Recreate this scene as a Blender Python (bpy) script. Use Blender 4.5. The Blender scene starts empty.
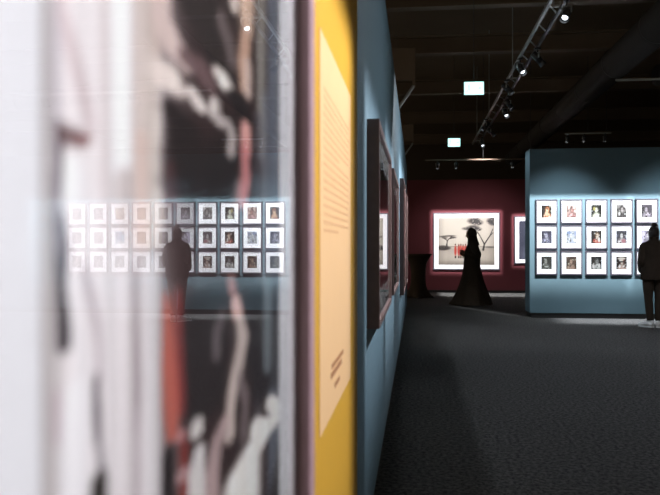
import bpy, bmesh, math, random
import numpy as np
from math import sin, cos, tan, pi, radians, atan, sqrt
from mathutils import Vector, Matrix

SC = bpy.context.scene
COL = SC.collection
random.seed(7)

# ---------------------------------------------------------------- camera, world, exposure
THETA = atan(87 / 744)
cam_data = bpy.data.cameras.new('camera')
cam_data.sensor_width = 36.0
cam_data.lens = 744 / 660 * 36
cam_data.shift_y = -1.5 / 660
cam_data.clip_start = 0.02
cam_data.dof.use_dof = True
cam_data.dof.focus_distance = 13.6
cam_data.dof.aperture_fstop = 4.7
cam = bpy.data.objects.new('camera', cam_data)
COL.objects.link(cam)
cam.location = (0, 0, 1.3)
cam.rotation_euler = (pi / 2, 0, THETA)
SC.camera = cam

SC.view_settings.view_transform = 'Standard'
SC.view_settings.look = 'None'
SC.view_settings.gamma = 1
SC.view_settings.use_curve_mapping = False
SC.view_settings.exposure = 0.0

world = bpy.data.worlds.new('hall_ambience')
SC.world = world
world.use_nodes = True
wb = world.node_tree.nodes['Background']
wb.inputs[0].default_value = (1.0, 0.86, 0.66, 1)
wb.inputs[1].default_value = 0.33


def framing_light(name, loc, axis, plane, rect, soft, power, color=(1, 1, 1), radius=0.03):
    """A framing projector: a spotlight whose shutters cut its beam to a rectangle on a flat target.
    axis/plane: the target plane (0: x=plane, 1: y=plane, 2: z=plane); rect: (u0,u1,v0,v1) on it."""
    ua, va = [a for a in (0, 1, 2) if a != axis]
    ld = bpy.data.lights.new(name, 'SPOT')
    ld.energy = power
    ld.color = color
    ld.spot_size = radians(150)
    ld.spot_blend = 0.0
    ld.shadow_soft_size = radius
    ld.use_nodes = True
    nt = ld.node_tree
    nt.nodes.clear()
    N, L = nt.nodes.new, nt.links.new
    out = N('ShaderNodeOutputLight')
    em = N('ShaderNodeEmission')
    geo = N('ShaderNodeNewGeometry')
    sep = N('ShaderNodeSeparateXYZ')
    L(geo.outputs['Incoming'], sep.inputs[0])
    k = plane - loc[axis]

    def m(op, a, b):
        n = N('ShaderNodeMath')
        n.operation = op
        for i, v in ((0, a), (1, b)):
            if isinstance(v, (int, float)):
                n.inputs[i].default_value = v
            else:
                L(v, n.inputs[i])
        return n.outputs[0]

    t = m('DIVIDE', k, sep.outputs[axis])
    u = m('ADD', m('MULTIPLY', sep.outputs[ua], t), loc[ua])
    v = m('ADD', m('MULTIPLY', sep.outputs[va], t), loc[va])

    def edge(val, a, b):
        n = N('ShaderNodeMapRange')
        n.interpolation_type = 'SMOOTHSTEP'
        L(val, n.inputs[0])
        n.inputs[1].default_value = a
        n.inputs[2].default_value = b
        n.inputs[3].default_value = 0
        n.inputs[4].default_value = 1
        return n.outputs[0]

    su0, su1, sv0, sv1 = soft
    a = m('MULTIPLY', edge(u, rect[0] - su0, rect[0] + su0), m('SUBTRACT', 1.0, edge(u, rect[1] - su1, rect[1] + su1)))
    b = m('MULTIPLY', edge(v, rect[2] - sv0, rect[2] + sv0), m('SUBTRACT', 1.0, edge(v, rect[3] - sv1, rect[3] + sv1)))
    L(m('MULTIPLY', a, b), em.inputs['Strength'])
    L(em.outputs[0], out.inputs[0])
    o = bpy.data.objects.new(name, ld)
    COL.objects.link(o)
    o.location = loc
    c = Vector((0, 0, 0))
    c[axis] = plane
    c[ua] = (rect[0] + rect[1]) / 2
    c[va] = (rect[2] + rect[3]) / 2
    d = c - Vector(loc)
    o.rotation_euler = d.to_track_quat('-Z', 'Y').to_euler()
    return o


def wash_light(name, loc, target, power, size, blend=1.0, color=(1, 1, 1), radius=0.1):
    ld = bpy.data.lights.new(name, 'SPOT')
    ld.energy = power
    ld.color = color
    ld.spot_size = radians(size)
    ld.spot_blend = blend
    ld.shadow_soft_size = radius
    o = bpy.data.objects.new(name, ld)
    COL.objects.link(o)
    o.location = loc
    d = Vector(target) - Vector(loc)
    o.rotation_euler = d.to_track_quat('-Z', 'Y').to_euler()
    return o


TRACK_X, TRACK_Z = 1.56, 4.05
LAMP_Z = TRACK_Z - 0.24
COOL = (0.93, 0.97, 1.0)
WARM = (1.0, 0.90, 0.78)
# beams on the left wall
framing_light('beam_near_photograph', (TRACK_X, 1.6, LAMP_Z), 0, -.17, (-0.3, 1.30, 0.35, 2.6), (.2, .12, .3, .2), 970, (.97, .96, 1.0))
framing_light('beam_text_panel', (TRACK_X, 2.0, LAMP_Z), 0, -.225, (1.2, 2.47, 0.2, 1.97), (.1, .20, .5, .10), 740, WARM)
framing_light('beam_first_frame', (TRACK_X, 4.3, LAMP_Z), 0, -.225, (3.22, 5.05, 0.45, 2.0), (.12, .12, .43, .15), 1000, COOL)
framing_light('beam_second_frame', (TRACK_X, 6.3, LAMP_Z), 0, -.225, (5.3, 7.35, 0.45, 2.1), (.15, .15, .43, .2), 1200, COOL)
framing_light('beam_third_frame', (TRACK_X, 10.5, LAMP_Z), 0, -.225, (9.4, 11.8, 0.45, 2.4), (.2, .2, .43, .2), 1300, COOL)
framing_light('beam_fourth_frame', (TRACK_X, 13.0, LAMP_Z), 0, -.225, (12.0, 14.3, 0.45, 2.4), (.2, .2, .43, .2), 1300, COOL)
framing_light('wash_left_wall', (TRACK_X, 9.6, LAMP_Z), 0, -.225, (5.0, 16.8, .03, 2.9), (1.5, .05, .03, .6), 420, COOL)
framing_light('wash_left_wall_near', (TRACK_X, 4.6, LAMP_Z), 0, -.225, (2.75, 6.5, .03, 2.7), (.02, 1.5, .03, 1.0), 160, COOL)
# beams on the teal partition
for i, gx in enumerate((2.95, 4.65, 6.4)):
    framing_light('beam_portraits', (gx, 11.9, 3.85), 1, 13.82, (gx - .98 + .06 * (i > 0), gx + .86, 0.50, 2.20), (.08, .08, .22, .05), 1650, (0.95, 0.98, 1.0))
    wash_light('wash_partition', (gx - .35 + .2 * i, 11.9, 3.85), (gx - .35 + .2 * i, 13.82, .85), 420, 58, 1, (0.82, 0.93, 1.0))
framing_light('beam_partition_end', (TRACK_X - .2, 14.1, 3.7), 0, 2.03, (13.83, 14.38, 0.1, 3.0), (.02, .02, .1, .1), 45, (.8, .93, 1.0))
# beams on the red wall
framing_light('beam_savannah', (1.37, 18.4, 3.7), 1, 21.05, (.41, 2.32, 0.54, 2.27), (.09, .09, .10, .08), 1750, (1, .97, .98))
framing_light('beam_portrait', (3.4, 18.4, 3.7), 1, 21.05, (2.64, 4.0, 0.74, 2.15), (.09, .08, .10, .08), 2100, (1, .97, .98))
wash_light('wash_red_wall', (1.6, 18.0, 3.8), (1.6, 21.05, .6), 170, 76, 1, (1, .93, .93))
# pools of light on the carpet
framing_light('pool_red_wall_foot', (1.6, 19.6, 3.6), 2, 0.0, (.62, 3.2, 19.5, 20.97), (.1, .1, .12, .05), 2000, COOL)  # added lamp, standing in for beam spill reflected off the picture glass
framing_light('pool_partition_foot', (4.2, 12.3, 3.8), 2, 0.0, (2.5, 7.0, 12.9, 13.80), (.3, .3, .35, .05), 3600, (.82, .9, 1.0))  # likewise an added lamp, imitating the spill thrown down by the portraits' glass
framing_light('pool_aisle', (3.2, 8.5, 4.4), 2, 0.0, (.40, 9.0, 1.0, 14.0), (.06, .6, .8, 1.2), 330, (.80, .88, 1.0), .05)
framing_light('pool_far_aisle', (1.9, 11.0, 4.4), 2, 0.0, (.25, 3.2, 9.2, 12.5), (.08, .8, 1.0, .8), 160, (.78, .88, 1.0), .05)


# ---------------------------------------------------------------- helpers
def lin(c):
    r = []
    for v in c[:3]:
        v = v / 255.0
        r.append(v / 12.92 if v <= .04045 else ((v + .055) / 1.055) ** 2.4)
    return tuple(r)


MATS = {}


def mat(name, rgb, rough=.6, metal=0.0, noise=0.0, nscale=20, bump=0.0, bscale=200, spec=.5, emit=None, estr=0):
    if name in MATS:
        return MATS[name]
    m = bpy.data.materials.new(name)
    m.use_nodes = True
    nt = m.node_tree
    p = nt.nodes['Principled BSDF']
    p.inputs['Base Color'].default_value = (*rgb, 1)
    p.inputs['Roughness'].default_value = rough
    p.inputs['Metallic'].default_value = metal
    p.inputs['Specular IOR Level'].default_value = spec
    if emit:
        p.inputs['Emission Color'].default_value = (*emit, 1)
        p.inputs['Emission Strength'].default_value = estr
    tc = nt.nodes.new('ShaderNodeTexCoord')
    if noise:
        n = nt.nodes.new('ShaderNodeTexNoise')
        n.inputs['Scale'].default_value = nscale
        n.inputs['Detail'].default_value = 5
        nt.links.new(tc.outputs['Object'], n.inputs['Vector'])
        mx = nt.nodes.new('ShaderNodeMix')
        mx.data_type = 'RGBA'
        mx.inputs[6].default_value = (*[v * (1 - noise) for v in rgb], 1)
        mx.inputs[7].default_value = (*[min(1, v * (1 + noise)) for v in rgb], 1)
        nt.links.new(n.outputs[0], mx.inputs[0])
        nt.links.new(mx.outputs[2], p.inputs['Base Color'])
    if bump:
        n = nt.nodes.new('ShaderNodeTexNoise')
        n.inputs['Scale'].default_value = bscale
        n.inputs['Detail'].default_value = 3
        nt.links.new(tc.outputs['Object'], n.inputs['Vector'])
        b = nt.nodes.new('ShaderNodeBump')
        b.inputs['Strength'].default_value = bump
        b.inputs['Distance'].default_value = .01
        nt.links.new(n.outputs[0], b.inputs['Height'])
        nt.links.new(b.outputs[0], p.inputs['Normal'])
    MATS[name] = m
    return m


def glass_mat():
    if 'glass' in MATS:
        return MATS['glass']
    m = bpy.data.materials.new('picture_glass')
    m.use_nodes = True
    nt = m.node_tree
    nt.nodes.clear()
    N, L = nt.nodes.new, nt.links.new
    out = N('ShaderNodeOutputMaterial')
    mix = N('ShaderNodeMixShader')
    tr = N('ShaderNodeBsdfTransparent')
    gl = N('ShaderNodeBsdfGlossy')
    gl.inputs['Roughness'].default_value = 0.0
    tr.inputs[0].default_value = (.99, .995, .99, 1)
    geo = N('ShaderNodeNewGeometry')
    dt = N('ShaderNodeVectorMath')
    dt.operation = 'DOT_PRODUCT'
    L(geo.outputs['Incoming'], dt.inputs[0])
    L(geo.outputs['Normal'], dt.inputs[1])

    def mm(op, a, b=0.0):
        n = N('ShaderNodeMath')
        n.operation = op
        for i, v in ((0, a), (1, b)):
            if isinstance(v, (int, float)):
                n.inputs[i].default_value = v
            else:
                L(v, n.inputs[i])
        return n.outputs[0]
    c = mm('SUBTRACT', 1.0, mm('ABSOLUTE', dt.outputs['Value']))
    f = mm('ADD', mm('MULTIPLY', mm('POWER', c, 5.0), .96), .04)
    L(f, mix.inputs[0])
    L(tr.outputs[0], mix.inputs[1])
    L(gl.outputs[0], mix.inputs[2])
    L(mix.outputs[0], out.inputs[0])
    MATS['glass'] = m
    return m


def print_mat(name='photo_print', rough=.7, gain=1.0):
    if name in MATS:
        return MATS[name]
    m = bpy.data.materials.new(name)
    m.use_nodes = True
    nt = m.node_tree
    p = nt.nodes['Principled BSDF']
    p.inputs['Roughness'].default_value = rough
    p.inputs['Specular IOR Level'].default_value = .2
    a = nt.nodes.new('ShaderNodeAttribute')
    a.attribute_name = 'ink'
    g = nt.nodes.new('ShaderNodeVectorMath')
    g.operation = 'SCALE'
    g.inputs['Scale'].default_value = gain
    nt.links.new(a.outputs['Color'], g.inputs[0])
    nt.links.new(g.outputs[0], p.inputs['Base Color'])
    MATS[name] = m
    return m


def tag(o, label=None, cat=None, group=None, kind=None):
    if label:
        o['label'] = label
    if cat:
        o['category'] = cat
    if group:
        o['group'] = group
    if kind:
        o['kind'] = kind
    return o


def empty(name, loc=(0, 0, 0), rz=0, label=None, cat=None, group=None):
    o = bpy.data.objects.new(name, None)
    o.empty_display_size = .1
    COL.objects.link(o)
    o.location = loc
    o.rotation_euler = (0, 0, rz)
    return tag(o, label, cat, group)


def obj(name, bm, m, parent=None, smooth=False):
    me = bpy.data.meshes.new(name)
    bmesh.ops.recalc_face_normals(bm, faces=bm.faces)
    bm.to_mesh(me)
    bm.free()
    return obj_me(name, me, m, parent, smooth)


def obj_me(name, me, m, parent=None, smooth=False):
    me.materials.clear()
    me.materials.append(m)
    if smooth:
        for p in me.polygons:
            p.use_smooth = True
    o = bpy.data.objects.new(name, me)
    COL.objects.link(o)
    if parent:
        o.parent = parent
    return o


def box(bm, x0, x1, y0, y1, z0, z1, bev=0.0):
    v = [bm.verts.new(p) for p in ((x0, y0, z0), (x1, y0, z0), (x1, y1, z0), (x0, y1, z0),
                                   (x0, y0, z1), (x1, y0, z1), (x1, y1, z1), (x0, y1, z1))]
    fs = [bm.faces.new([v[i] for i in q]) for q in ((3, 2, 1, 0), (4, 5, 6, 7), (0, 1, 5, 4), (1, 2, 6, 5), (2, 3, 7, 6), (3, 0, 4, 7))]
    if bev:
        es = list({e for f in fs for e in f.edges})
        bmesh.ops.bevel(bm, geom=es, offset=bev, segments=2, affect='EDGES', profile=.5)
    return bm


def B(*a, **k):
    bm = bmesh.new()
    return box(bm, *a, **k)


def tube(bm, pts, radii, n=12, cap=True, squash=1.0):
    """swept tube through points"""
    pts = [Vector(p) for p in pts]
    if isinstance(radii, (int, float)):
        radii = [radii] * len(pts)
    rings = []
    up = Vector((0, 0, 1))
    prev = None
    for i, p in enumerate(pts):
        d = (pts[min(i + 1, len(pts) - 1)] - pts[max(i - 1, 0)]).normalized()
        if prev is None:
            a = d.cross(up if abs(d.z) < .9 else Vector((0, 1, 0))).normalized()
        else:
            a = (prev - d * prev.dot(d)).normalized()
        prev = a
        b = d.cross(a)
        rings.append([bm.verts.new(p + (a * cos(2 * pi * k / n) + b * sin(2 * pi * k / n) * squash) * radii[i]) for k in range(n)])
    for r0, r1 in zip(rings, rings[1:]):
        for k in range(n):
            bm.faces.new((r0[k], r0[(k + 1) % n], r1[(k + 1) % n], r1[k]))
    if cap:
        bm.faces.new(rings[0][::-1])
        bm.faces.new(rings[-1])
    return bm


def smooth_path(pts, radii, k=5):
    """Catmull-Rom through points and radii"""
    P = [Vector((*p, r)) for p, r in zip(pts, radii)]
    out = []
    for i in range(len(P) - 1):
        p0, p1, p2, p3 = P[max(i - 1, 0)], P[i], P[i + 1], P[min(i + 2, len(P) - 1)]
        for j in range(k):
            t = j / k
            out.append(.5 * ((2 * p1) + (p2 - p0) * t + (2 * p0 - 5 * p1 + 4 * p2 - p3) * t * t + (3 * p1 - p0 - 3 * p2 + p3) * t ** 3))
    out.append(P[-1])
    return [v.xyz for v in out], [v.w for v in out]


def loft(rings, n=48, fold=None, cap=True, k=4):
    """rings: (cx, cy, z, rx, ry). fold(theta, z) gives a radial multiplier."""
    P = [np.array(r, float) for r in rings]
    seq = []
    for i in range(len(P) - 1):
        p0, p1, p2, p3 = P[max(i - 1, 0)], P[i], P[i + 1], P[min(i + 2, len(P) - 1)]
        for j in range(k):
            t = j / k
            q = .5 * ((2 * p1) + (p2 - p0) * t + (2 * p0 - 5 * p1 + 4 * p2 - p3) * t * t + (3 * p1 - p0 - 3 * p2 + p3) * t ** 3)
            q[2] = p1[2] + (p2[2] - p1[2]) * t
            seq.append(q)
    seq.append(P[-1])
    bm = bmesh.new()
    R = []
    for (cx, cy, z, rx, ry) in seq:
        ring = []
        for a in range(n):
            th = 2 * pi * a / n
            f = fold(th, z) if fold else 1
            ring.append(bm.verts.new((cx + rx * cos(th) * f, cy + ry * sin(th) * f, z)))
        R.append(ring)
    for r0, r1 in zip(R, R[1:]):
        for a in range(n):
            bm.faces.new((r0[a], r0[(a + 1) % n], r1[(a + 1) % n], r1[a]))
    if cap:
        bm.faces.new(R[0][::-1])
        bm.faces.new(R[-1])
    return bm


def disc(bm, c, r, n=24, axis='z', d=0.01):
    p0 = Vector(c)
    e = {'x': Vector((1, 0, 0)), 'y': Vector((0, 1, 0)), 'z': Vector((0, 0, 1))}[axis]
    return tube(bm, [p0, p0 + e * d], r, n)


# ---------------------------------------------------------------- materials
M_teal = mat('teal_wall_paint', lin((86, 110, 120)), .75, noise=.06, nscale=3, bump=.05, bscale=300)
M_blue = mat('blue_wall_paint', lin((80, 104, 118)), .75, noise=.06, nscale=3, bump=.05, bscale=300)
M_red = mat('maroon_wall_paint', lin((112, 50, 58)), .8, noise=.06, nscale=3, bump=.05, bscale=300)
M_black = mat('black_paint', lin((70, 56, 44)), .7, noise=.1, nscale=4)
M_base = mat('black_plinth', lin((22, 20, 20)), .6, noise=.1)
M_ceil = mat('dark_ceiling_paint', lin((92, 76, 56)), .9, noise=.2, nscale=1.2)
M_beam = mat('dark_steel_beam', lin((98, 82, 66)), .7, noise=.25, nscale=2)
M_duct = mat('dull_duct_metal', lin((42, 36, 33)), .75, noise=.3, nscale=1.5)
M_rail = mat('grey_rail_metal', lin((150, 152, 150)), .35, metal=.6, noise=.3, nscale=6)
M_lamp = mat('lamp_housing', lin((60, 60, 62)), .3, metal=.5, noise=.2)
M_lens = mat('lamp_lens', (.9, .95, 1), .2, emit=(.85, .93, 1), estr=3.0)
M_frame_br = mat('dark_brown_frame_wood', lin((88, 68, 66)), .28, noise=.25, nscale=30)
M_frame_near = mat('mauve_brown_frame_wood', lin((158, 128, 136)), .6, noise=.12, nscale=12)
M_frame_gr = mat('dark_grey_frame_wood', lin((74, 70, 80)), .45, noise=.15, nscale=30)
M_mat = mat('white_mat_board', lin((238, 236, 242)), .85, noise=.02, nscale=60)
M_spacer = mat('black_spacer', lin((30, 24, 26)), .8, noise=.1)
M_yellow = mat('yellow_panel_paint', lin((216, 173, 64)), .7, noise=.05, nscale=5)
M_peach = mat('peach_print', lin((242, 208, 168)), .7, noise=.03, nscale=9)
M_ink = mat('brown_print', lin((234, 196, 158)), .7, noise=.05)
M_ink2 = mat('dark_brown_print', lin((168, 120, 92)), .7, noise=.05)
M_cloth = mat('black_cloth', lin((66, 55, 46)), .9, noise=.25, nscale=25, bump=.2, bscale=300, spec=.2)
M_robe = mat('black_robe_cloth', lin((66, 54, 44)), .9, noise=.25, nscale=18, bump=.2, bscale=250, spec=.2)
M_coat = mat('black_wool', lin((56, 46, 38)), .95, noise=.25, nscale=18, bump=.3, bscale=300, spec=.2)
M_trouser = mat('black_trousers', lin((56, 46, 38)), .9, noise=.2, nscale=18, spec=.2)
M_skin = mat('skin', lin((150, 104, 84)), .55, noise=.08, nscale=20)
M_hair = mat('dark_brown_hair', lin((40, 28, 22)), .5, noise=.4, nscale=60, bump=.4, bscale=150)
M_shoe = mat('white_trainer_leather', lin((226, 224, 222)), .5, noise=.05)
M_sole = mat('pale_rubber', lin((238, 238, 236)), .7, noise=.05)
M_eye = mat('eye_white', lin((220, 214, 208)), .2, noise=.05)
M_phone = mat('phone_case', lin((48, 48, 52)), .3, noise=.1)
M_screen = mat('phone_screen', lin((90, 92, 98)), .1, noise=.1)


def carpet():
    m = bpy.data.materials.new('dark_grey_carpet')
    m.use_nodes = True
    nt = m.node_tree
    N, L = nt.nodes.new, nt.links.new
    p = nt.nodes['Principled BSDF']
    tc = N('ShaderNodeTexCoord')
    n1 = N('ShaderNodeTexNoise')
    n1.inputs['Scale'].default_value = 38
    n1.inputs['Detail'].default_value = 4
    n1.inputs['Roughness'].default_value = .7
    n2 = N('ShaderNodeTexNoise')
    n2.inputs['Scale'].default_value = .7
    n2.inputs['Detail'].default_value = 3
    L(tc.outputs['Object'], n1.inputs['Vector'])
    L(tc.outputs['Object'], n2.inputs['Vector'])
    r = N('ShaderNodeValToRGB')
    r.color_ramp.elements[0].position = .40
    r.color_ramp.elements[0].color = (*lin((26, 25, 24)), 1)
    r.color_ramp.elements[1].position = .64
    r.color_ramp.elements[1].color = (*lin((96, 93, 90)), 1)
    L(n1.outputs[0], r.inputs[0])
    mx = N('ShaderNodeMix')
    mx.data_type = 'RGBA'
    mx.blend_type = 'MULTIPLY'
    mx.inputs[0].default_value = .35
    L(r.outputs[0], mx.inputs[6])
    L(n2.outputs[0], mx.inputs[7])
    L(mx.outputs[2], p.inputs['Base Color'])
    p.inputs['Roughness'].default_value = .92
    p.inputs['Specular IOR Level'].default_value = .25
    b = N('ShaderNodeBump')
    b.inputs['Strength'].default_value = .6
    b.inputs['Distance'].default_value = .006
    n3 = N('ShaderNodeTexNoise')
    n3.inputs['Scale'].default_value = 140
    n3.inputs['Detail'].default_value = 2
    L(tc.outputs['Object'], n3.inputs['Vector'])
    L(n3.outputs[0], b.inputs['Height'])
    L(b.outputs[0], p.inputs['Normal'])
    return m


def struct(name, bm, m):
    o = obj(name, bm, m)
    o['kind'] = 'structure'
    return o


# ---------------------------------------------------------------- the hall
WALL_X = -.225
END_Y = 16.9
PART_Y = 13.82
RED_Y = 21.05
TOP = 3.06
struct('floor', B(-7, 13, -3, 33, -.1, 0), carpet())
struct('ceiling', B(-7, 13, -3, 33, 6.0, 6.1), M_ceil)
struct('wall_left', B(WALL_X - .3, WALL_X, -1.2, END_Y, 0, TOP), M_blue)
struct('wall_right', B(2.03, 8.3, PART_Y, PART_Y + .57, .09, TOP), M_teal)
struct('baseboard_right', B(2.06, 8.27, PART_Y + .025, PART_Y + .545, 0, .09), M_base)
struct('wall_back', B(-3.0, 9.5, RED_Y, RED_Y + .3, 0, 3.15), M_red)
struct('baseboard_back', B(-3.0, 9.5, RED_Y - .02, RED_Y, 0, .07), M_base)
struct('wall_far', B(-7, 13, 32.7, 33, 0, 6.0), M_black)
struct('wall_side', B(12.9, 13, -3, 32.7, 0, 6.0), M_black)
for y in (8.0, 11.6, 14.4, 18.2, 22.5, 27.0):
    bm = bmesh.new()
    box(bm, -7, 12.9, y - .10, y + .10, 5.28, 5.31)
    box(bm, -7, 12.9, y - .012, y + .012, 5.0, 5.28)
    box(bm, -7, 12.9, y - .10, y + .10, 4.97, 5.0)
    tag(obj('steel_beam', bm, M_beam), 'dark steel cross beam of the ceiling, spanning the hall', 'ceiling beam', 'dark ceiling beams')

# ---------------------------------------------------------------- ceiling fittings
def duct(name, pts, r, label):
    t = empty(name, (0, 0, 0), 0, label, 'air duct')
    bm = bmesh.new()
    tube(bm, pts, r, 28)
    obj('duct_pipe', bm, M_duct, t, True)
    a, b = Vector(pts[0]), Vector(pts[-1])
    for k in range(8):
        f = (k + .5) / 8
        c = a.lerp(b, f)
        d = (b - a).normalized()
        bm = bmesh.new()
        tube(bm, [c - d * .03, c + d * .03], r * 1.04, 28)
        obj('joint_ring', bm, M_duct, t, True)
    return t


duct('air_duct', [(3.6, 10.5, 4.62), (3.6, 20, 4.62), (3.6, 29, 4.62)], .27, 'round grey air duct running away from the camera under the ceiling')
duct('air_duct', [(4.6, 15.0, 4.6), (10.5, 16.5, 4.6)], .20, 'thin grey air duct at upper right above the hanging rail')


def spotlight(x, y, z, rz, tilt, label, group, scale=1.0):
    """gallery spotlight: body with fins, snoot, lens, yoke. Aim is local -Y before rz, tilted down."""
    t = empty('track_spotlight', (x, y, z), rz, label, 'spotlight', group)
    s = scale
    R = Matrix.Rotation(tilt, 4, 'X')

    def put(name, bm, m):
        o = obj(name, bm, m, t, True)
        return o
    bm = bmesh.new()
    box(bm, -.03 * s, .03 * s, -.06 * s, .06 * s, -.03 * s, 0)
    tube(bm, [(0, 0, -.03 * s), (0, 0, -.10 * s)], .012 * s, 10)
    put('adapter', bm, M_lamp)
    C0 = Vector((0, 0, -.20 * s))
    bm = bmesh.new()
    for sx in (-1, 1):
        box(bm, sx * .07 * s - .005, sx * .07 * s + .005, -.015 * s, .015 * s, -.20 * s, -.095 * s)
    box(bm, -.075 * s, .075 * s, -.015 * s, .015 * s, -.105 * s, -.095 * s)
    put('yoke', bm, M_rail)

    def ax(a):
        return C0 + R @ Vector((0, -a * s, 0))
    bm = bmesh.new()
    tube(bm, [ax(-.14), ax(-.135), ax(.10)], [.045 * s, .062 * s, .062 * s], 20)
    for k in range(5):
        tube(bm, [ax(-.12 + k * .022), ax(-.112 + k * .022)], .068 * s, 20)
    put('lamp_body', bm, M_lamp)
    bm = bmesh.new()
    tube(bm, [ax(.10), ax(.17)], [.066 * s, .07 * s], 20, cap=False)
    sn = put('snoot', bm, M_lamp)
    bm = bmesh.new()
    tube(bm, [ax(.115), ax(.125)], .046 * s, 20)
    put('lens', bm, M_lens)
    return t


tr = empty('lighting_truss', (TRACK_X, 0, TRACK_Z), 0, 'long grey lighting truss with spotlights running down the aisle under the ceiling', 'lighting truss')
bm = bmesh.new()
box(bm, -.10, -.065, 7.6, 20.2, -.035, 0)
obj('upper_rail', bm, M_rail, tr)
bm = bmesh.new()
box(bm, .065, .10, 7.6, 20.2, -.035, 0)
obj('lower_rail', bm, M_lamp, tr)
for k in range(17):
    y = 7.9 + k * .74
    bm = bmesh.new()
    tube(bm, [(-.08, y, -.018), (.08, y + .37, -.018)], .009, 8)
    obj('lattice_bar', bm, M_rail, tr)
for y in (8.8, 12.5, 16.5, 19.8):
    bm = bmesh.new()
    tube(bm, [(0, y, 0), (0, y, 1.95)], .008, 8)
    box(bm, -.1, .1, y - .02, y + .02, -.005, .02)
    obj('hanger_rod', bm, M_rail, tr)
heads = [(8.45, .08), (10.45, .08), (11.0, -.08), (12.4, -.1), (13.8, .1), (14.6, .12), (16.2, -.1), (17.1, .1), (18.9, .05)]
words = ['nearest', 'second', 'third', 'fourth', 'fifth', 'sixth', 'seventh', 'eighth', 'farthest']
for (y, dx), w in zip(heads, words):
    spotlight(TRACK_X + dx, y, TRACK_Z - .035, radians((-30, 100, 30, 70, 120, 20, -75, 80, 15)[int(w in words and words.index(w))]), radians(48), '%s spotlight on the long aisle truss, counted from the camera' % w, 'spotlights on the aisle truss', .72)


def cross_rail(x0, x1, y, z, label, lamps, glabel):
    t = empty('lighting_rail', ((x0 + x1) / 2, y, z), 0, label, 'lighting rail')
    h = (x1 - x0) / 2
    bm = bmesh.new()
    box(bm, -h, h, -.018, .018, -.035, 0, .004)
    obj('rail', bm, M_beam if z < 4 else M_rail, t)
    for s in (0, .8):
        bm = bmesh.new()
        tube(bm, [(s * h, 0, 0), (s * h, 0, 6.0 - z)], .006, 8)
        obj('hanger_rod', bm, M_lamp, t)
    for i, lx in enumerate(lamps):
        spotlight(lx, y, z - .035, radians(180), radians(50), '%s spotlight from the left on the %s' % (['first', 'second', 'third', 'fourth', 'fifth', 'sixth', 'seventh'][i], glabel), 'spotlights on the ' + glabel, .6)


cross_rail(3.31, 8.0, 12.95, 4.1, 'thin bright lighting rail hanging crosswise at the right above the partition', [4.65, 6.4], 'near cross rail')
cross_rail(3.64, 4.75, 19.0, 4.1, 'short thin lighting rail seen just above the top edge of the teal partition', [3.7, 4.1, 4.6], 'short far cross rail')
cross_rail(.2, 3.0, 18.4, 3.42, 'dark low rail with small lamps above the maroon wall', [.5, .95, 2.3], 'low rail in front of the maroon wall')


def exit_sign(x, y, z, label, w=.30, h=.2):
    t = empty('exit_sign', (x, y, z), 0, label, 'exit sign', 'lit exit signs under the ceiling')
    obj('housing', B(-w / 2 - .01, w / 2 + .01, 0, .05, -.01, h + .01, bev=.004), mat('sign_housing', lin((70, 74, 72)), .5, noise=.1), t)
    obj('lit_face', B(-w / 2, w / 2, -.006, 0, 0, h), mat('sign_face', lin((180, 235, 225)), .4, noise=.02, emit=lin((196, 240, 236)), estr=1.25), t)
    bm = bmesh.new()
    box(bm, -.004, .004, .02, .03, h, 6.0 - z)
    obj('hanging_rod', bm, M_lamp, t)
    k = h / .2
    M_sg = mat('sign_green', lin((150, 220, 200)), .5, noise=.02, emit=lin((170, 228, 216)), estr=1.0)

    def slab(name, *outlines):
        """flat raised marks; outlines share vertices so each mark is one piece"""
        bm = bmesh.new()
        cache = {}
        fs = []
        for pts in outlines:
            vs = []
            for p in pts:
                if p not in cache:
                    cache[p] = bm.verts.new((p[0] * k, -.009, p[1] * k))
                vs.append(cache[p])
            fs.append(bm.faces.new(vs))
        r = bmesh.ops.extrude_face_region(bm, geom=fs)
        for v in r['geom']:
            if isinstance(v, bmesh.types.BMVert):
                v.co.y = -.006
        obj(name, bm, M_sg, t)
    slab('running_figure', ((-.085, .150), (-.068, .150), (-.064, .172), (-.085, .172)), ((-.10, .148), (-.085, .150), (-.068, .150), (-.060, .12), (-.065, .09), (-.09, .09)),
         ((-.09, .09), (-.065, .09), (-.050, .06), (-.055, .03), (-.068, .06), (-.08, .075)), ((-.09, .09), (-.08, .075), (-.10, .045), (-.125, .045), (-.125, .055), (-.105, .06)))
    slab('arrow', ((.02, .09), (.08, .09), (.08, .11), (.02, .11)), ((.08, .07), (.12, .10), (.08, .13), (.08, .11), (.08, .09)))
    ld = bpy.data.lights.new('exit_sign_glow', 'POINT')
    ld.energy = 3
    ld.color = (.45, .9, .95)
    ld.shadow_soft_size = .08
    lo = bpy.data.objects.new('exit_sign_glow', ld)
    COL.objects.link(lo)
    lo.location = (x, y - .15, z + .1)
    return t


exit_sign(.852, 11.38, 3.58, 'larger lit pale exit sign hanging nearer, upper of the two signs', .29, .19)
exit_sign(.889, 18.2, 3.70, 'smaller lit pale exit sign hanging farther away, lower of the two signs', .29, .20)


def bracket(x, y, z, s, label):
    t = empty('wall_bracket', (x, y, z), 0, label, 'bracket', 'brackets rising above the left wall')
    bm = bmesh.new()
    tube(bm, [(0, 0, 0), (.17 * s, 0, .24 * s)], .018 * s, 8)
    obj('diagonal_strut', bm, M_rail, t)
    bm = bmesh.new()
    box(bm, .155 * s, .185 * s, -.015, .015, .22 * s, .66 * s, .003)
    obj('upright', bm, M_beam, t)
    bm = bmesh.new()
    box(bm, -.25 * s, .155 * s, -.01, .01, .30 * s, .66 * s, .002)
    obj('web_plate', bm, M_beam, t)
    bm = bmesh.new()
    box(bm, -.3 * s, .01, -.05, .05, -.02, .0)
    obj('foot_plate', bm, M_beam, t)


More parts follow.
